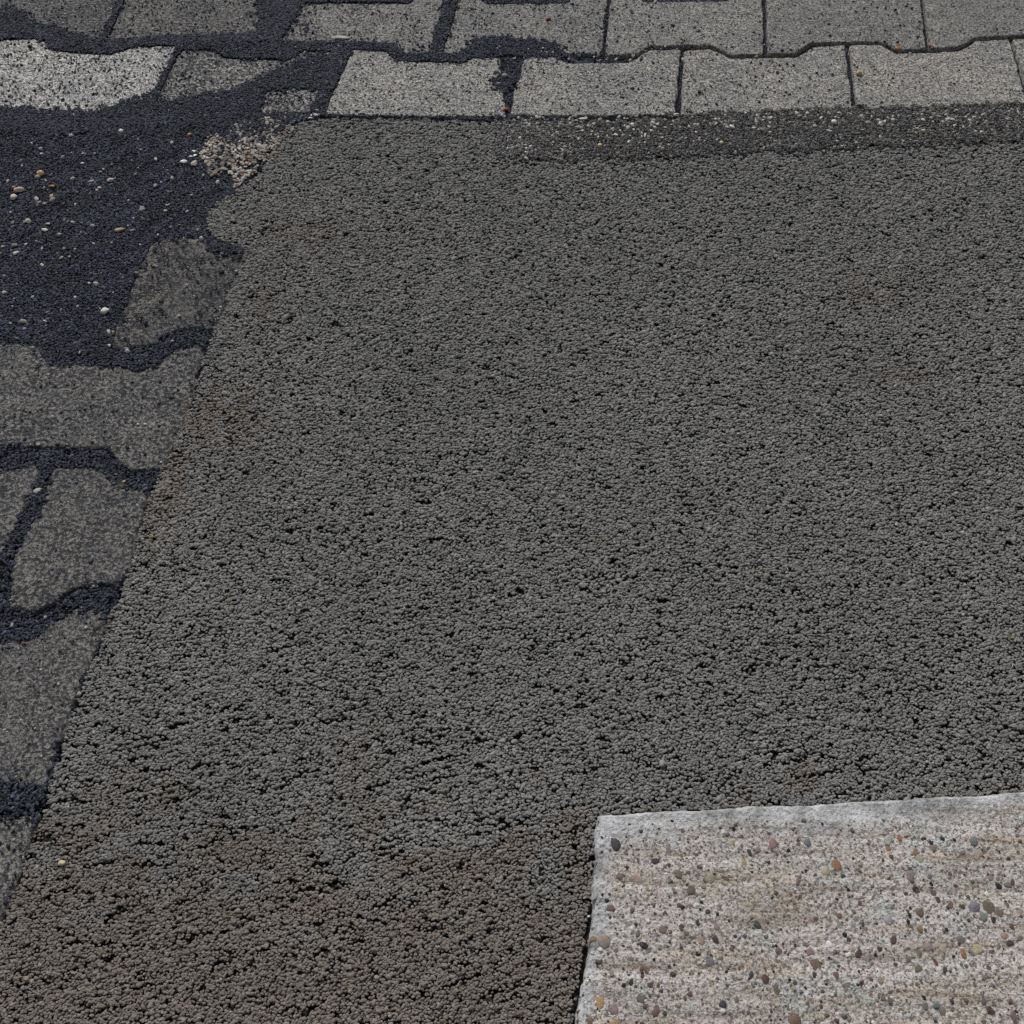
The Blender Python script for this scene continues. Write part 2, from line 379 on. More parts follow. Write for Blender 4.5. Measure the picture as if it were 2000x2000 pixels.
# ------------------------------------------------------------------ asphalt grains
x0, x1 = ASPW[:, 0].min() - .02, ASPW[:, 0].max() + .02; y0, y1 = ASPW[:, 1].min(), ASPW[:, 1].max() + .02
def pack_asphalt():
    ya, yb_ = float(G(1000, 300)[1]), float(G(1000, 1800)[1])
    sf = lambda y: .00180 + (.00250 - .00180) * min(max((y - yb_) / (ya - yb_), 0), 1.1)
    x, y, s = vargrid(x0, x1, y0, y1, sf, .24)
    wx = x + snoise(x, y, .012, 1) * .0022; wy = y + snoise(x, y, .012, 2) * .0022
    k = inside(wx, wy, ASPW) & ~inside(x, y, BLKW)
    x, y, s = x[k], y[k], s[k]
    q = s / .0023
    # torn open places: short ragged furrows lying across the view, rising to the right
    f = snoise(x * .40 + y * .1, y * 1.3 - x * .2, .0056, 4, 11) + .25 * snoise(x, y, .03, 5)
    # long thin cracks lying across the view, strongest in the near half
    yc, yn = float(G(1000, 1550)[1]), float(G(1000, 900)[1])
    near = np.exp(-((y - yc) / .09) ** 2)
    res = .0005; H = np.zeros((int((y1 - y0) / res) + 2, int((x1 - x0) / res) + 2), bool)
    def furrow(cx, cy, L, th, ang):
        m = max(3, int(L / res * 1.5)); t = np.linspace(-.5, .5, m); w = th * (1 - (2 * t) ** 4 * .5)
        bend = random.uniform(-.25, .25) * L; ph = random.uniform(0, 6)
        lx = cx + t * L * math.cos(ang); ly = cy + t * L * math.sin(ang) + bend * (t * t - .08) * 2 + .0007 * np.sin(t * L / .0016 + ph)
        for k in np.arange(-1, 1.01, .25):
            i = ((ly + k * w * .5 - y0) / res).astype(int); j = ((lx - x0) / res).astype(int)
            g = (i >= 0) & (i < H.shape[0]) & (j >= 0) & (j < H.shape[1]); H[i[g], j[g]] = True
    for _ in range(15000):
        cx, cy = random.uniform(x0, x1), random.uniform(y0, y1)
        if snoise(np.array(cx), np.array(cy), .05, 19) < random.uniform(-2.4, .3): continue
        furrow(cx, cy, random.uniform(.003, .010), random.uniform(.0006, .0012), random.gauss(.12, .3))
    for _ in range(200):
        cy = random.gauss(yc, .07); furrow(random.uniform(x0, x1), cy, random.uniform(.014, .040), random.uniform(.0010, .0015), random.gauss(.24, .12))
    crack = H[((y - y0) / res).astype(int).clip(0, H.shape[0] - 1), ((x - x0) / res).astype(int).clip(0, H.shape[1] - 1)]
    drop = (f > 2.1) | (rng.random(len(x)) < .015) | (crack & (rng.random(len(x)) < .9))
    x, y, s, q, f = x[~drop], y[~drop], s[~drop], q[~drop], f[~drop]
    n = len(x)
    low = (f > .75) & (rng.random(n) < .6)
    r = s * .56 * np.exp(rng.normal(0, .21, n))
    size = np.stack([r * rng.uniform(.95, 1.35, n), r * rng.uniform(.70, .94, n), r * rng.uniform(.62, .85, n)], 1)
    z = -.0018 + rng.normal(0, .00040, n) * q - .00045 * np.clip(f, -1.2, 1.3) * q - np.where(low, .0016, 0)
    g = .190 * np.exp(rng.normal(0, .125, n)) * (1 + .025 * snoise(x, y, .06, 9) + .035 * snoise(x, y, .25, 11))
    col = np.stack([g * 1.0, g * .99, g * .978], 1)
    # brown soil worked in: near the camera and in a few stains
    yb = float(G(1000, 1640)[1])
    soil = 1.1 * np.clip((yb - y) / .07 + .6 * snoise(x, y, .04, 12) + .4, 0, 1)
    for (u, vv, ru, rv, a) in ((1700, 568, 90, 28, .8), (1760, 728, 70, 26, .7), (430, 815, 90, 60, 1.), (330, 960, 45, 110, .9), (600, 455, 120, 30, .7), (700, 1500, 60, 110, .6),
                               (520, 590, 30, 90, .6), (290, 1050, 22, 80, .5), (420, 1560, 90, 40, .5), (250, 1560, 120, 60, .6)):
        cx, cy = G(u, vv); sx = ru / pxm(vv); sy = abs(float(G(u, vv - rv)[1]) - float(cy))
        d = ((x - cx) / sx) ** 2 + ((y - cy) / sy) ** 2
        soil = np.maximum(soil, a * np.exp(-d * .8) * np.clip(1 + .7 * snoise(x, y, .02, 13), 0, 1.3))
    soil = soil[:, None] * rng.uniform(.4, 1.0, n)[:, None]
    col = col * (1 - soil) + col * np.array([.90, .77, .67]) * soil
    moss = np.clip(snoise(x, y, .022, 14, 9) - 1.35, 0, 1)[:, None] * 1.1
    col = col * (1 - moss) + col * np.array([.98, .98, .76]) * moss
    pale = rng.random(n) < .004
    col[pale] *= 1.5
    return x, y, z, size, col
AG = pack_asphalt()
stuff(grains('asphalt_grains', *AG, NG_ROUND, .28, heading=rng.normal(.12, .55, len(AG[0]))), 'coarse dark grey asphalt of rolled grains filling the middle', 'asphalt')
def pack_under():
    x, y = hexgrid(x0, x1, y0, y1, .0032, .3)
    k = inside(x, y, ASPW) & ~inside(x, y, BLKW); x, y = x[k], y[k]; n = len(x)
    r = .0016 * np.exp(rng.normal(0, .15, n)); size = np.stack([r, r * .9, r * .8], 1)
    g = .02 * np.exp(rng.normal(0, .2, n)); return x, y, np.full(n, -.0050), size, np.stack([g, g, g], 1)  # lower grains painted near black to deepen the shade between upper ones
stuff(grains('asphalt_gap_shade', *pack_under(), NG_ROUND, .4), 'lower layer of grains coloured near black as shade in the gaps of the asphalt', 'asphalt')

# ------------------------------------------------------------------ blue-black gravel in the void, the joints and spilled over pavers
def blue(n, lo=.031, sp=.48):
    g = lo * 1.05 * np.exp(rng.normal(0, sp, n))
    return np.stack([g * .86, g * .98, g * 1.50], 1)
def pack_gravel():
    gx = [p[0] for p in GRAVW]; gy = [p[1] for p in GRAVW]
    a = G(-260, 2000); b = G(2450, -60)
    X0 = min(G(-260, 60)[0], -0.9); X1 = .95
    x, y = hexgrid(float(X0), X1, -.0 + float(G(0, 2000)[1]), float(G(0, -70)[1]), .00205, .3)
    v_in = inside(x, y, np.array(GRAVW))
    k = v_in & ~inside(x, y, ASPW * 1.0)
    x, y = x[k], y[k]
    keep = np.ones(len(x), bool)
    for P in PAVERS:
        lo, hi = P.min(0), P.max(0)
        m = (x > lo[0]) & (x < hi[0]) & (y > lo[1]) & (y < hi[1])
        idx = np.nonzero(m)[0]
        if len(idx): keep[idx[inside(x[idx], y[idx], P)]] = False
    x, y = x[keep], y[keep]; n = len(x)
    r = .00125 * np.exp(rng.normal(0, .2, n))
    size = np.stack([r * rng.uniform(.9, 1.5, n), r * rng.uniform(.7, 1.0, n), r * rng.uniform(.5, .8, n)], 1)
    # level: nearly flush in the wide void and wide joints, low in the narrow joints on the right
    zz = np.full(n, -.0024)
    edge = G(1120, 100)[0]
    zz -= np.clip((x - edge) / .08, 0, 1) * .0045
    # heaped against the pavers at upper left
    heap = np.clip((y - float(G(0, 330)[1])) / (float(G(0, 245)[1]) - float(G(0, 330)[1])), 0, 1) * np.clip((float(G(1000, 150)[0]) - x) / .06, 0, 1)
    zz += .0030 * heap
    zz += .0007 * snoise(x, y, .03, 20) + rng.normal(0, .0003, n)
    return x, y, zz, size, blue(n) * (1 + .15 * snoise(x, y, .05, 21))[:, None]
stuff(grains('joint_gravel', *pack_gravel(), NG_CHIP, .35, M_CHIP), 'fine blue-black gravel in the joints and missing paver spaces', 'gravel')

SPILL = [
    [(-30, 206), (40, 209), (80, 213), (130, 215), (180, 216), (210, 208), (235, 200), (295, 184), (300, 262), (-30, 262)],
    [(295, 201), (330, 196), (362, 190), (410, 182), (453, 174), (485, 160), (507, 150), (558, 128), (600, 108), (660, 100), (655, 172), (575, 176), (530, 178), (515, 190), (512, 225), (295, 240)],
    [(-30, 12), (20, 14), (52, 22), (62, 38), (90, 62), (60, 62), (-30, 60)],
    [(500, -10), (580, -10), (575, 30), (560, 60), (548, 84), (500, 80), (505, 40)],
    [(972, 143), (1004, 150), (1004, 176), (985, 180), (962, 176), (960, 160)],
    [(925, 74), (980, 70), (1060, 80), (1098, 92), (1110, 115), (1030, 112), (1000, 108), (900, 112)],
    [(400, 462), (430, 472), (480, 478), (484, 500), (430, 498), (400, 482)],
    [(70, 925), (100, 918), (84, 985), (40, 1060), (10, 1120), (4, 1085), (55, 985)],
    [(238, 690), (300, 690), (330, 672), (400, 660), (405, 674), (358, 676), (330, 690), (298, 716), (240, 720)],
    [(130, 1162), (215, 1160), (222, 1200), (204, 1215), (190, 1192), (150, 1190), (120, 1200)],
    [(-20, 1524), (92, 1534), (84, 1588), (-20, 1598)],
    [(60, 40), (195, 78), (190, 92), (120, 92), (85, 80), (40, 62)],
    [(205, 76), (260, 78), (300, 72), (500, 64), (500, 78), (300, 84), (210, 96)],
]
def pack_spill():
    X, Y = [], []
    for P in SPILL:
        W = GP(P); lo, hi = W.min(0) - .004, W.max(0) + .004
        x, y = hexgrid(lo[0], hi[0], lo[1], hi[1], .00195, .35)
        wx = x + snoise(x, y, .010, 30) * .0035 + rng.normal(0, .0014, len(x)); wy = y + snoise(x, y, .010, 31) * .0045 + rng.normal(0, .0018, len(x))
        k = inside(wx, wy, W); X.append(x[k]); Y.append(y[k])
    for P in PAVERS:
        if P[:, 0].max() > float(G(1345, 200)[0]) or P[:, 1].min() > float(G(0, -20)[1]): continue
        far = P[:, 1].min() > float(G(0, 400)[1])
        n = 420 if far else 330; i = rng.integers(0, len(P), n); o = rng.normal(0, .0022 if far else .0020, (n, 2))
        m = snoise(P[i, 0], P[i, 1], .03, 37) > rng.uniform(-.9, .8, n)
        a, b = (P[i] + o)[m].T; X.append(a); Y.append(b)
    x = np.concatenate(X); y = np.concatenate(Y); k = ~inside(x, y, ASPW); x, y = x[k], y[k]; n = len(x)
    r = .00122 * np.exp(rng.normal(0, .2, n)); size = np.stack([r * rng.uniform(.9, 1.5, n), r * rng.uniform(.7, 1, n), r * rng.uniform(.5, .8, n)], 1)
    return x, y, np.full(n, .0008) + rng.normal(0, .0003, n), size, blue(n)
stuff(grains('spilled_gravel', *pack_spill(), NG_CHIP, .35, M_CHIP), 'blue-black gravel spilled over the edges of the pavers', 'gravel')

# loose grit on the pavers: dark mostly, a little pale
def pack_grit():
    X, Y, T = [], [], []
    dens = [(0, 0, 620, 225, 3600, 1.), (-50, 660, 420, 1800, 2400, .9), (560, 0, 1350, 228, 3800, .5), (1350, 0, 2200, 225, 2000, .3), (200, 460, 500, 680, 1500, 1.)]
    for (u0, v0, u1, v1, n, d) in dens:
        u = rng.uniform(u0, u1, n); v = rng.uniform(v0, v1, n); x, y = G(u, v)
        ok = np.zeros(n, bool)
        for P in PAVERS: ok |= inside(x, y, P)
        ok &= ~inside(x, y, ASPW) & (snoise(x, y, .04, 33) > rng.uniform(-1.6, .9, n))
        X.append(x[ok]); Y.append(y[ok]); T.append(np.full(ok.sum(), d))
    x = np.concatenate(X); y = np.concatenate(Y); d = np.concatenate(T); n = len(x)
    r = .00085 * np.exp(rng.normal(0, .35, n)); size = np.stack([r * 1.2, r * .9, r * .6], 1)
    c = blue(n, .035); pale = rng.random(n) < .12; c[pale] = rng.uniform(.25, .5, (pale.sum(), 1)) * np.array([1, .96, .9])
    br = rng.random(n) < .02; c[br] = (.12, .07, .05)
    return x, y, np.full(n, .0004), size, c
stuff(grains('paver_grit', *pack_grit(), NG_CHIP, .4, M_CHIP), 'dark and pale grit scattered over the pavers', 'grit')

# gritty strip between edging pavers and asphalt, upper right
STRIP = [(968, 236), (1150, 238), (1325, 231), (1345, 221), (1500, 216), (1670, 210), (2000, 200), (2400, 188), (2400, 262), (2000, 276), (1700, 288), (1500, 297), (1320, 307), (1040, 313), (968, 304)]
STRW = GP(STRIP)
def strip_mask(x, y):
    return inside(x + snoise(x, y, .01, 40) * .001, y + snoise(x, y, .012, 41) * .004 + rng.normal(0, .0015, len(x)), STRW)
def pack_strip():
    lo, hi = STRW.min(0) - .01, STRW.max(0) + .01
    x, y = hexgrid(lo[0], hi[0], lo[1], hi[1], .00185, .35); k = strip_mask(x, y); x, y = x[k], y[k]; n = len(x)
    r = .00115 * np.exp(rng.normal(0, .28, n)); size = np.stack([r * rng.uniform(.9, 1.5, n), r * rng.uniform(.7, 1, n), r * rng.uniform(.5, .8, n)], 1)
    g = .083 * np.exp(rng.normal(0, .5, n)); c = np.stack([g * 1.01, g * .99, g * .99], 1)
    p = rng.random(n) < .010; c[p] = rng.uniform(.3, .62, (p.sum(), 1)) * np.array([1, .95, .88]); size[p] *= 1.35
    p = rng.random(n) < .012; c[p] = (.18, .11, .08)
    c *= (1 + .45 * np.clip((float(G(1150, 270)[0]) - x) / .1, 0, 1))[:, None]
    return x, y, .0003 + rng.normal(0, .0004, n), size, c
stuff(grains('grit_strip', *pack_strip(), NG_CHIP, .4, M_CHIP), 'grey brown mixed grit strip below the edging pavers at upper right', 'grit')

# small pale pebbles nobody would count
def pack_small():
    X, Y, S = [], [], []
    for (u0, v0, u1, v1, n, s, band) in ((0, 205, 430, 480, 150, .00115, 0), (0, 470, 260, 650, 35, .00115, 0), (975, 228, 2050, 250, 110, .0013, 0), (975, 230, 2050, 268, 170, .0012, 1), (975, 240, 2050, 305, 110, .0012, 1), (620, 85, 1500, 122, 190, .0011, 2), (0, 640, 420, 1250, 50, .0013, 2), (560, 90, 680, 225, 30, .0015, 0)):
        u = rng.uniform(u0, u1, n); v = rng.uniform(v0, v1, n) - (np.clip((u - 1300) / 700, 0, 1) * 18 if v0 in (228, 230, 240) else 0)
        x, y = G(u, v); ok = ~inside(x, y, ASPW)
        if band != 1:
            for P in PAVERS: ok &= ~inside(x, y, P)
        X.append(x[ok]); Y.append(y[ok]); S.append(np.full(ok.sum(), s))
    x = np.concatenate(X); y = np.concatenate(Y); s = np.concatenate(S); n = len(x)
    r = s * np.exp(rng.normal(0, .35, n)); size = np.stack([r * rng.uniform(1, 1.6, n), r, r * .7], 1)
    g = rng.uniform(.16, .62, n); c = np.stack([g, g * rng.uniform(.88, 1, n), g * rng.uniform(.75, 1, n)], 1)
    zz = np.where(x > G(960, 260)[0], .0006, -.0012)
    return x, y, zz, size, c
stuff(grains('small_pebbles', *pack_small(), NG_ROUND, .4), 'tiny pale pebbles strewn through the dark gravel', 'pebbles')

# crumbled beige mortar beside the asphalt corner
def pack_mortar():
    W = GP([(385, 305), (410, 270), (450, 248), (500, 236), (560, 228), (590, 232), (552, 258), (538, 300), (515, 330), (495, 350), (455, 356), (430, 340), (395, 330)])
    lo, hi = W.min(0) - .01, W.max(0) + .01
    x, y = hexgrid(lo[0], hi[0], lo[1], hi[1], .0026, .35); wx = x + snoise(x, y, .02, 50) * .007; wy = y + snoise(x, y, .02, 51) * .007
    v = snoise(x, y, .03, 52); k = inside(wx, wy, W) & (v * .6 + .8 * snoise(x, y, .008, 53) > -.6) & (rng.random(len(x)) < .85); x, y = x[k], y[k]; n = len(x)
    r = .0014 * np.exp(rng.normal(0, .33, n)); size = np.stack([r * rng.uniform(1, 1.5, n), r * rng.uniform(.8, 1.1, n), r * .5], 1)
    g = rng.uniform(.20, .42, n) * np.clip(1 + .3 * snoise(x, y, .03, 54), .4, 1.4); c = np.stack([g, g * .92, g * .84], 1)
    p = rng.random(n) < .12; c[p] = c[p] * np.array([1.1, .82, .66])
    return x, y, np.full(n, -.0002) + rng.normal(0, .0004, n), size, c
stuff(grains('mortar_crumbs', *pack_mortar(), NG_CHIP, .4), 'crumbled beige mortar between the dark gravel and the corner of the asphalt', 'mortar')

# ------------------------------------------------------------------ single stones
def stone_mesh(seed, sub=3, rough=.22):
    bm = bmesh.new(); bmesh.ops.create_icosphere(bm, subdivisions=sub, radius=1)
    r = random.Random(seed); pl = [(Vector((r.gauss(0, 1), r.gauss(0, 1), r.gauss(0, 1))).normalized(), r.uniform(.58, .92)) for _ in range(9)]
    ph = [r.uniform(0, 6) for _ in range(6)]
    for v in bm.verts:
        c = v.co
        for nrm, d in pl:
            q = c.dot(nrm)
            if q > d: c = c - nrm * (q - d) * .85
        k = 1 + rough * .25 * (math.sin(c.x * 3 + ph[0]) * math.sin(c.y * 2.7 + ph[1]) + math.sin(c.z * 3.4 + ph[2] + c.x * 2))
        v.co = c * k
    for f in bm.faces: f.smooth = True
    me = bpy.data.meshes.new('stone'); bm.to_mesh(me); bm.free(); me.materials.append(M_STONE); return me
STONES = [stone_mesh(i, 2) for i in range(12)]; BIG = [stone_mesh(50 + i) for i in range(10)]

def srgb(c): return tuple(((v / 255 / 12.92) if v <= 10 else ((v / 255 + .055) / 1.055) ** 2.4) for v in c)
def pebble(u, v, w, h, rgb, label, z=0.0, ang=0.0, gain=1.0, name='pebble', cat='pebble', group='loose pebbles on the paving', k=None):
    x, y = G(u, v, z); m = pxm(v)
    o = bpy.data.objects.new(name, BIG[(k if k is not None else random.randrange(10)) % 10])
    c = [q * gain for q in srgb(rgb)]; o.color = (*c, 1)
    rx = w / 2 / m; ry = h / 2 / m * 1.12
    o.location = (x, y, z + min(rx, ry) * .25); o.scale = (rx, ry, min(rx, ry) * (.75 if w < 2.6 * h else .35)); o.rotation_euler = (random.uniform(-.1, .1), random.uniform(-.1, .1), ang)
    o['label'] = label; o['category'] = cat; o['group'] = group; link(o); return o

GZ = -.0012
P = pebble
P(138, 266, 17, 9, (190, 190, 180), 'white oval pebble below the palest paver, with a small flat chip above it', GZ, .1)
P(148, 251, 13, 6, (170, 172, 165), 'small flat white chip just above the white oval pebble', GZ, .3)
P(237, 258, 15, 10, (200, 202, 200), 'white angular pebble alone in the gravel below the corner of the palest paver', GZ, .5)
P(145, 226, 10, 12, (125, 128, 132), 'grey rounded pebble touching the gravel line under the palest paver', GZ, .2)
P(371, 264, 11, 8, (160, 120, 75), 'small orange pebble left of the crumbled mortar', GZ, .2)
P(407, 262, 9, 8, (130, 132, 140), 'small bluish grey pebble between the orange pebble and the crumbled mortar', GZ)
P(359, 317, 15, 8, (235, 238, 238), 'bright white triangular chip, lowest of the three white chips near the mortar', GZ, .2)
P(377, 305, 19, 6, (235, 238, 240), 'long bright white sliver, middle of the three white chips near the mortar', GZ, .45)
P(381, 296, 14, 5, (230, 232, 232), 'short bright white sliver, uppermost of the three white chips near the mortar', GZ, -.2)
P(80, 339, 15, 11, (215, 180, 125), 'golden cream pebble leaning on a grey one in the gravel at left', GZ + .001, .3)
P(73, 347, 12, 11, (130, 130, 118), 'greyish pebble under the golden cream one', GZ, -.3)
P(38, 372, 20, 12, (185, 165, 150), 'pinkish beige block-shaped pebble near the left picture edge', GZ + .0004, .25)
P(27, 387, 16, 13, (195, 188, 165), 'pale cream round pebble just below the pinkish beige one', GZ, .3)
P(27, 366, 8, 6, (170, 125, 105), 'tiny reddish pebble touching the pinkish beige one', GZ)
P(100, 384, 8, 10, (180, 160, 115), 'small ochre and cream pebble standing on end', GZ)
P(101, 364, 13, 6, (140, 108, 60), 'flat brown ochre pebble above the small ochre and cream one', GZ, -.1)
P(88, 399, 9, 7, (140, 130, 140), 'small mauve pebble lowest in the group of coloured pebbles', GZ)
P(87, 450, 15, 7, (205, 208, 190), 'pale yellowish oval pebble lying level in the gravel', GZ)
P(56, 433, 12, 13, (170, 175, 165), 'grey white knobbly pebble left of the pale yellowish oval one', GZ, .6)
P(234, 450, 20, 9, (165, 145, 135), 'long pinkish beige pebble above the lone dark paver', GZ, .25)
P(259, 451, 11, 6, (120, 120, 128), 'dull grey pebble right of the long pinkish beige one', GZ, .2)
P(216, 352, 14, 9, (170, 160, 160), 'light pinkish grey pebble alone in the middle of the gravel', GZ, .6)
P(176, 355, 16, 6, (140, 140, 130), 'thin grey pebble with dark gaps left of the pinkish grey one', GZ, .3)
P(181, 442, 11, 7, (140, 145, 155), 'bluish grey half-round pebble between two oval ones', GZ, -.5)
P(164, 301, 11, 5, (140, 148, 135), 'flat greenish grey pebble below the white angular one', GZ)
P(62, 281, 11, 6, (160, 162, 165), 'light grey oval pebble at upper left of the gravel', GZ)
P(80, 291, 8, 6, (165, 168, 170), 'small light grey pebble just right of the light grey oval one', GZ)
P(161, 319, 8, 5, (205, 208, 212), 'tiny white pebble in the middle of the gravel', GZ)
P(115, 458, 11, 6, (150, 150, 155), 'grey oval pebble lower right of the pale yellowish one', GZ, -.2)
P(394, 466, 9, 8, (190, 190, 195), 'round white pebble on the corner of the lone dark paver', .0005)
P(309, 459, 4, 5, (215, 218, 220), 'tiny bright pebble at the upper left corner of the lone dark paver', .0)
P(205, 609, 21, 13, (205, 208, 200), 'largest white oval pebble, in the gravel left of the lone dark paver', GZ, .3)
P(250, 687, 12, 11, (160, 160, 165), 'round pale pebble in the wide joint below the lone dark paver', GZ)
P(337, 667, 7, 5, (150, 150, 155), 'small pale pebble where the wide joint narrows towards the asphalt', GZ)
P(75, 960, 18, 12, (165, 165, 165), 'white grey pebble wedged in the slanting joint of the left pavers', .0002, .4)
P(17, 1083, 7, 6, (185, 185, 180), 'tiny white pebble at the foot of the slanting joint', .0)
P(242, 941, 7, 6, (190, 170, 130), 'small yellow pebble in the short joint beside the asphalt', GZ)
P(231, 942, 12, 6, (150, 125, 95), 'flat tan pebble next to the small yellow one in the short joint', GZ)
P(155, 1355, 10, 10, (140, 140, 138), 'round grey pebble on the asphalt edge beside a left paver', .0)
P(194, 1224, 20, 20, (95, 85, 80), 'brown pink stone sunk into the corner of a left paver', -.0012, 0, .9)
P(121, 1685, 16, 11, (175, 165, 135), 'cream pebble lying alone on the asphalt at lower left', .0, .2)
P(663, 74, 38, 9, (165, 162, 150), 'long flat whitish chip on the lower edge of an upper row paver', .0004, 0, .95)
P(616, 225, 21, 7, (215, 205, 200), 'white flat pebble at the corner where edging paver and asphalt meet', .0, .1)
P(606, 231, 11, 5, (210, 195, 190), 'smaller white flat pebble just below the white flat one at the asphalt corner', .0)
P(619, 216, 12, 5, (180, 182, 185), 'small greyish pebble just above the white flat one at the asphalt corner', .0)
P(646, 126, 13, 6, (165, 172, 165), 'pale greenish pebble in the wide dark joint left of an edging paver', GZ, -.3)
P(645, 146, 7, 9, (165, 170, 160), 'small upright pale pebble in the wide dark joint left of an edging paver', GZ)
P(664, 122, 14, 7, (75, 82, 78), 'dark green grey pebble in the wide dark joint left of an edging paver', GZ)
P(985, 150, 14, 11, (120, 125, 125), 'grey pebble topmost in the gravel-choked joint between edging pavers', .001)
P(974, 165, 10, 8, (120, 122, 125), 'small grey pebble lower in the gravel-choked joint between edging pavers', .001)
P(1002, 300 - 9, 12, 8, (150, 150, 145), 'grey white pebble at the left end of the grit strip', .0)
P(1048, 230, 8, 8, (205, 200, 190), 'cream pebble in the dark line at the left end of the grit strip', .0)
P(1139, 232, 18, 5, (195, 190, 180), 'long cream sliver in the dark line above the grit strip', .0)
P(1160, 243, 10, 6, (185, 180, 165), 'cream pebble just below the long cream sliver', .0)
P(1187, 239, 9, 6, (200, 200, 190), 'whitish square pebble right of the long cream sliver', .0)
P(1229, 277, 12, 5, (225, 225, 220), 'bright white slanting sliver in the grit strip', .0, .9)
P(1235, 244, 8, 8, (225, 225, 220), 'bright white chip above the slanting sliver in the grit strip', .0)
P(1172, 285, 9, 9, (200, 175, 135), 'yellow cream pebble at the lower edge of the grit strip', .0)
P(1407, 280, 9, 8, (205, 200, 160), 'pale yellow pebble on the lower edge of the grit strip', .0)
P(1472, 251, 11, 6, (205, 200, 190), 'cream oval pebble in the grit strip below the third edging joint', .0, .4)
P(1432, 238, 10, 6, (195, 185, 175), 'cream pebble high in the grit strip left of the white oval', .0, .4)
P(1629, 239, 12, 9, (225, 220, 205), 'largest white pebble of the grit strip', .0, -.4)
P(1617, 256, 10, 5, (200, 198, 190), 'flat pale pebble below the largest white pebble of the grit strip', .0)
P(1803, 255, 11, 6, (215, 210, 185), 'pale yellow white pebble near the right end of the grit strip', .0)
P(1715, 236, 10, 7, (185, 182, 175), 'pale pebble in the grit strip right of the largest white one', .0)
P(1321, 225, 12, 7, (190, 190, 185), 'white pebble at the foot of a joint between two edging pavers', .0)
P(1678, 145, 12, 11, (165, 140, 90), 'yellow brown pebble lying on top of an edging paver near the right', .0008)
P(1752, 96, 10, 8, (185, 120, 60), 'orange pebble stuck in the wavy joint near the right', .0)
P(1815, 89, 7, 7, (175, 130, 100), 'pinkish pebble at the top of the wavy joint near the right', .0)
P(987, 214, 16, 7, (130, 62, 40), 'rust red leaf scrap between two edging pavers', .0008, .4, 1.0, 'leaf_scrap', 'leaf', 'rust red scraps on the paving')
P(1071, 38, 12, 6, (125, 72, 52), 'faded rust red scrap on an upper row paver', .0008, .3, 1.0, 'leaf_scrap', 'leaf', 'rust red scraps on the paving')
P(491, 231, 6, 5, (120, 50, 50), 'tiny dark red scrap in the gravel above the crumbled mortar', GZ, .3, 1.0, 'leaf_scrap', 'leaf', 'rust red scraps on the paving')

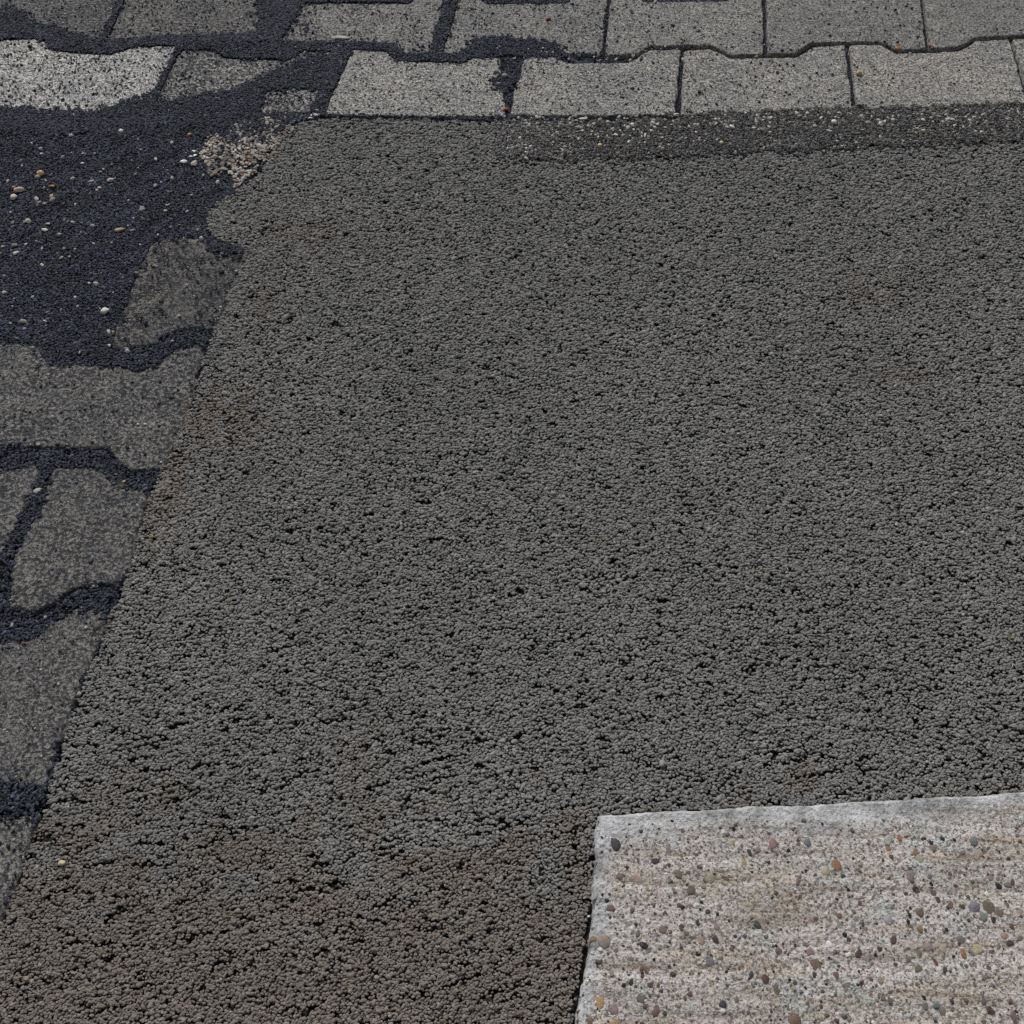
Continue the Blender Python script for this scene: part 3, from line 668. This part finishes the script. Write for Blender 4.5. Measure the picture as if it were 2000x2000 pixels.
# ------------------------------------------------------------------ the concrete block
block = link(bpy.data.objects.new('concrete_block', None)); bc = BLKW.mean(0); block.location = (bc[0], bc[1], 0)
block['label'] = 'pale concrete block with exposed pebbles and grey rim at lower right'; block['category'] = 'concrete block'
BTOP = .006
def btop(x, y):
    return BTOP + .00028 * snoise(x, y, .004, 64) + .0006 * snoise(x * .12, y + .002 * snoise(x, y, .08, 70), .017, 65) + .0006 * snoise(x, y, .08, 66)
def build_block():
    P4 = [GP([p], BTOP)[0] for p in ((1166, 1590), (2450, 1522), (2560, 2400), (1078, 2400))]
    nu, nv = 420, 300
    e = np.array(BLKW)
    u, v = np.meshgrid(np.linspace(0, 1, nu), np.linspace(0, 1, nv))
    # denser towards the two visible edges is not needed: 1.3 mm cells
    a, b, c, d = P4
    p = (1 - v)[..., None] * ((1 - u)[..., None] * a + u[..., None] * b) + v[..., None] * ((1 - u)[..., None] * d + u[..., None] * c)
    x, y = p[..., 0].copy(), p[..., 1].copy()
    # left side bows as the photograph shows; both seen edges are chipped
    lb = np.interp(y, *zip(*sorted([(float(G(1154, 1740, BTOP)[1]), .0035), (float(G(1166, 1590, BTOP)[1]), 0.), (float(G(1140, 1850, BTOP)[1]), .0042), (float(G(1118, 2000, BTOP)[1]), .001), (float(G(1078, 2400, BTOP)[1]), 0.)])))
    w = np.clip(1 - u / .12, 0, 1)
    x += lb * w
    x += w * (snoise(y * 0 + 1.3, y, .03, 60) * .0008 + snoise(x * 0, y, .006, 61) * .00045)
    wv = np.clip(1 - v / .12, 0, 1)
    y += wv * (snoise(x, y * 0 + .3, .05, 62) * .0005 + snoise(x, y * 0, .006, 63) * .00028)
    wid = np.linalg.norm(np.array(b) - a); hei = np.linalg.norm(np.array(d) - a)
    dl = u * wid; dt = v * hei; dr = (1 - u) * wid; db = (1 - v) * hei
    dm = np.minimum(np.minimum(dl, dt), np.minimum(dr, db))
    cham = np.clip(1 - dm / .0028, 0, 1)
    z = btop(x, y) - cham ** 2 * .0035
    skin = np.clip(1.15 - dl / .016, 0, 1) + np.clip(1.35 - dt / (.022 + .012 * snoise(x, y * 0, .12, 67)).clip(.009), 0, 1)
    skin = np.clip(skin, 0, 1)
    idx = np.arange(nu * nv).reshape(nv, nu)
    V = np.stack([x - bc[0], y - bc[1], z], -1).reshape(-1, 3)
    F = np.stack([idx[1:, :-1], idx[1:, 1:], idx[:-1, 1:], idx[:-1, :-1]], -1).reshape(-1, 4)
    per = list(idx[0, :]) + list(idx[1:, -1]) + list(idx[-1, -2::-1]) + list(idx[-2:0:-1, 0])
    nb = len(V); V2 = V[per].copy(); V2[:, 2] = -.06
    V = np.concatenate([V, V2])
    m = len(per); S = [(per[i], per[(i + 1) % m], nb + (i + 1) % m, nb + i) for i in range(m)]
    me = bpy.data.meshes.new('slab_body'); me.from_pydata(V.tolist(), [], F.tolist() + [tuple(int(q) for q in s) for s in S])
    at = me.attributes.new('skin', 'FLOAT', 'POINT'); at.data.foreach_set('value', np.concatenate([skin.ravel(), np.full(m, .8)]).astype(np.float32))
    me.polygons.foreach_set('use_smooth', np.ones(len(me.polygons), bool)); me.materials.append(M_BLOCK); me.update()
    return link(bpy.data.objects.new('slab_body', me), block)
build_block()

C = dict(dk=(60, 58, 58), bk=(38, 40, 42), gy=(112, 110, 108), lg=(150, 150, 150), br=(105, 88, 80), mv=(128, 108, 106), rd=(92, 62, 56), rb=(112, 82, 70), oc=(160, 128, 80), tn=(152, 133, 110),
         ol=(102, 96, 76), pk=(178, 162, 155), bg=(160, 148, 125), sl=(108, 114, 118), wh=(205, 203, 195), go=(140, 104, 62), gg=(104, 107, 104))
Z7 = '''590 580 70 90 dk;885 700 80 50 dk;995 605 40 60 gy;960 425 80 50 pk;1065 795 50 70 br;1160 920 65 80 br;1205 1165 55 60 dk;800 1335 75 50 bk;945 1220 60 70 br;1300 1460 110 75 sl;
1340 1290 50 60 dk;1660 1180 60 60 dk;475 1470 45 45 dk;590 1385 40 45 br;820 1525 40 55 rb;845 1635 50 50 rd;780 1740 70 70 br;890 1830 90 80 br;470 1765 80 90 oc;570 1820 90 80 mv;
580 1930 70 40 oc;390 1920 60 60 rb;1795 1665 50 90 ol;1860 1495 45 50 mv;1715 1590 60 60 rd;1605 1570 35 65 dk;1395 1785 65 60 dk;1150 1710 45 45 rd;1110 1735 30 30 br;1020 1560 50 35 dk;
1660 615 50 45 mv;1775 570 60 90 mv;1600 635 30 50 dk;1460 565 50 50 bg;1745 710 30 30 bk;1800 940 40 40 rd;1350 1205 60 60 mv;750 840 110 70 tn;500 1300 110 100 tn;430 960 50 90 lg;
1310 830 80 70 tn;1285 1085 40 35 dk;1300 1610 40 50 oc;1230 1300 40 60 tn;1560 720 40 50 oc;1490 1270 35 30 dk;1820 1380 50 60 br;960 745 32 30 rb;1010 858 28 20 bk;1865 660 28 35 dk;
1070 1045 45 25 rd;960 1095 40 35 rd;560 1060 90 50 rb;420 1290 60 40 go;1380 1440 50 35 ol;1500 1750 40 45 ol;620 820 60 50 br;740 1650 26 30 rd;1440 1750 45 20 rd;760 1250 40 50 ol;700 1440 70 40 mv;
1260 890 30 35 oc;1700 740 40 40 gy;1780 840 50 30 gg;1250 1640 30 30 tn;1890 1800 30 50 gg'''
Z8 = '''515 735 70 80 go;430 780 80 60 bg;232 845 35 85 br;290 780 28 35 bk;60 945 35 40 rd;1245 600 65 60 mv;1560 555 65 70 gg;1000 530 60 45 go;910 545 60 80 lg;460 490 45 40 pk;1075 820 60 80 mv;
1220 820 40 40 gy;1115 915 55 50 bk;1280 1005 55 60 dk;1240 940 60 60 br;1370 1035 60 65 rb;1465 1045 55 40 rd;1560 1045 110 75 sl;1665 1045 95 95 ol;1615 1125 80 70 gy;1140 1085 70 65 br;1745 885 55 45 bk;
1850 860 35 45 rd;1815 880 60 40 gy;1735 830 35 35 mv;1680 825 40 45 mv;905 1140 80 70 lg;670 1145 55 45 gy;695 1025 35 45 rd;720 1180 30 40 dk;540 1115 40 40 rb;955 1295 50 65 rd;900 1300 40 35 wh;
460 1330 50 50 wh;1145 1215 55 45 go;1075 1195 50 60 ol;1250 1215 50 60 mv;1450 1290 70 60 gy;1830 1325 60 45 dk;1905 1285 60 50 br;1605 1235 25 35 wh;1320 1360 70 60 bg;1205 1350 80 80 mv;1145 1410 50 60 ol;
1140 1515 65 50 ol;1580 1370 80 70 bg;1470 1400 50 70 go;610 1300 40 40 dk;685 1400 50 70 dk;320 1390 60 60 mv;360 1480 80 100 br;350 1565 50 45 dk;510 1560 60 50 rb;590 1640 60 90 mv;
410 1690 40 35 rd;925 1750 40 55 br;870 1740 40 35 br;850 1600 50 50 tn;1535 1490 60 40 gg;1335 1530 40 50 dk;1265 1470 30 60 rd;1630 1760 45 60 br;1320 1830 60 60 mv;1185 1790 45 60 gg;
1270 1785 50 60 gg;1680 1820 70 70 rd;1860 1880 60 90 br;1910 1125 30 30 rd;200 1900 100 90 rb;775 1920 40 30 rb;1740 1350 40 40 gg;1700 1145 40 60 dk;1745 1090 60 60 ol;1805 1035 40 40 br;
85 1390 50 60 br;640 1365 45 40 tn;1140 690 45 60 bg;1115 640 50 50 go;910 610 45 40 go;1165 630 30 40 br;300 560 60 60 gg;540 955 28 28 rd;240 965 40 30 rd;800 585 45 30 gg;1440 1330 28 25 dk;535 1495 28 28 dk;
930 670 45 30 rd;1780 1260 60 50 tn;1590 640 80 50 bg;1050 950 50 30 rd;1300 1960 60 40 rb'''
def chip(u, v, w, h, key, parent=block):
    x, y = G(u, v, BTOP); m = pxm(v) * 1.0
    o = bpy.data.objects.new('pebble', random.choice(STONES)); col = [q * .92 * random.uniform(.85, 1.15) for q in srgb(C[key])]; mq = sum(col) / 3; col = [(q * .72 + mq * .28) for q in col]; o.color = (*col, 1)
    rx = w / 2 / m; ry = h / 2 / m * 1.15
    o.scale = (rx * 1.05, ry * 1.05, min(rx, ry) * .22); o.rotation_euler = (0, 0, random.uniform(-.5, .5))
    o.location = (float(x) - bc[0], float(y) - bc[1], float(btop(x, y)) - min(rx, ry) * .22 * .22 + .0001)
    link(o, parent)
used = []
for txt, ox in ((Z7, 1050), (Z8, 1500)):
    for it in txt.replace('\n', '').split(';'):
        a, b, w, h, k = it.split(); u = ox + float(a) / 3.864; v = 1500 + float(b) / 3.864
        if inside(np.array([u]), np.array([v]), BLK)[0]:
            used.append((u, v)); chip(u, v, float(w) / 3.864, float(h) / 3.864, k)
for i in range(120):
    u = random.uniform(1160, 1995); v = random.uniform(1625, 1995)
    if min(math.hypot(u - a, v - b) for a, b in used) < 13: continue
    used.append((u, v)); s = random.uniform(5, 9.5); chip(u, v, s * random.uniform(.8, 1.3), s, random.choice(['dk', 'rd', 'br', 'mv', 'gy', 'ol', 'tn', 'rb', 'gg', 'wh', 'bg', 'oc']))
def pack_specks():
    n = 5200
    u = rng.uniform(1125, 2500, n); v = rng.uniform(1600, 2390, n); k = inside(u, v, BLK)
    u, v = u[k], v[k]; x, y = G(u, v, BTOP); n = len(x)
    r = .00062 * np.exp(rng.normal(0, .45, n)).clip(.4, 2.6); size = np.stack([r * 1.15, r, r * .7], 1)
    pal = np.array([srgb(C[q]) for q in ('dk', 'rd', 'br', 'mv', 'gy', 'ol', 'tn', 'rb', 'gg', 'wh', 'bg', 'bk')]) * .85; pal = pal * .7 + pal.mean(1, keepdims=True) * .3
    return x, y, btop(x, y) - r * .35 + .0001, size, pal[rng.integers(0, 12, n)]
o = stuff(grains('sand_specks', *pack_specks(), NG_ROUND, .15))
o.parent = block; o.location = (-bc[0], -bc[1], 0)
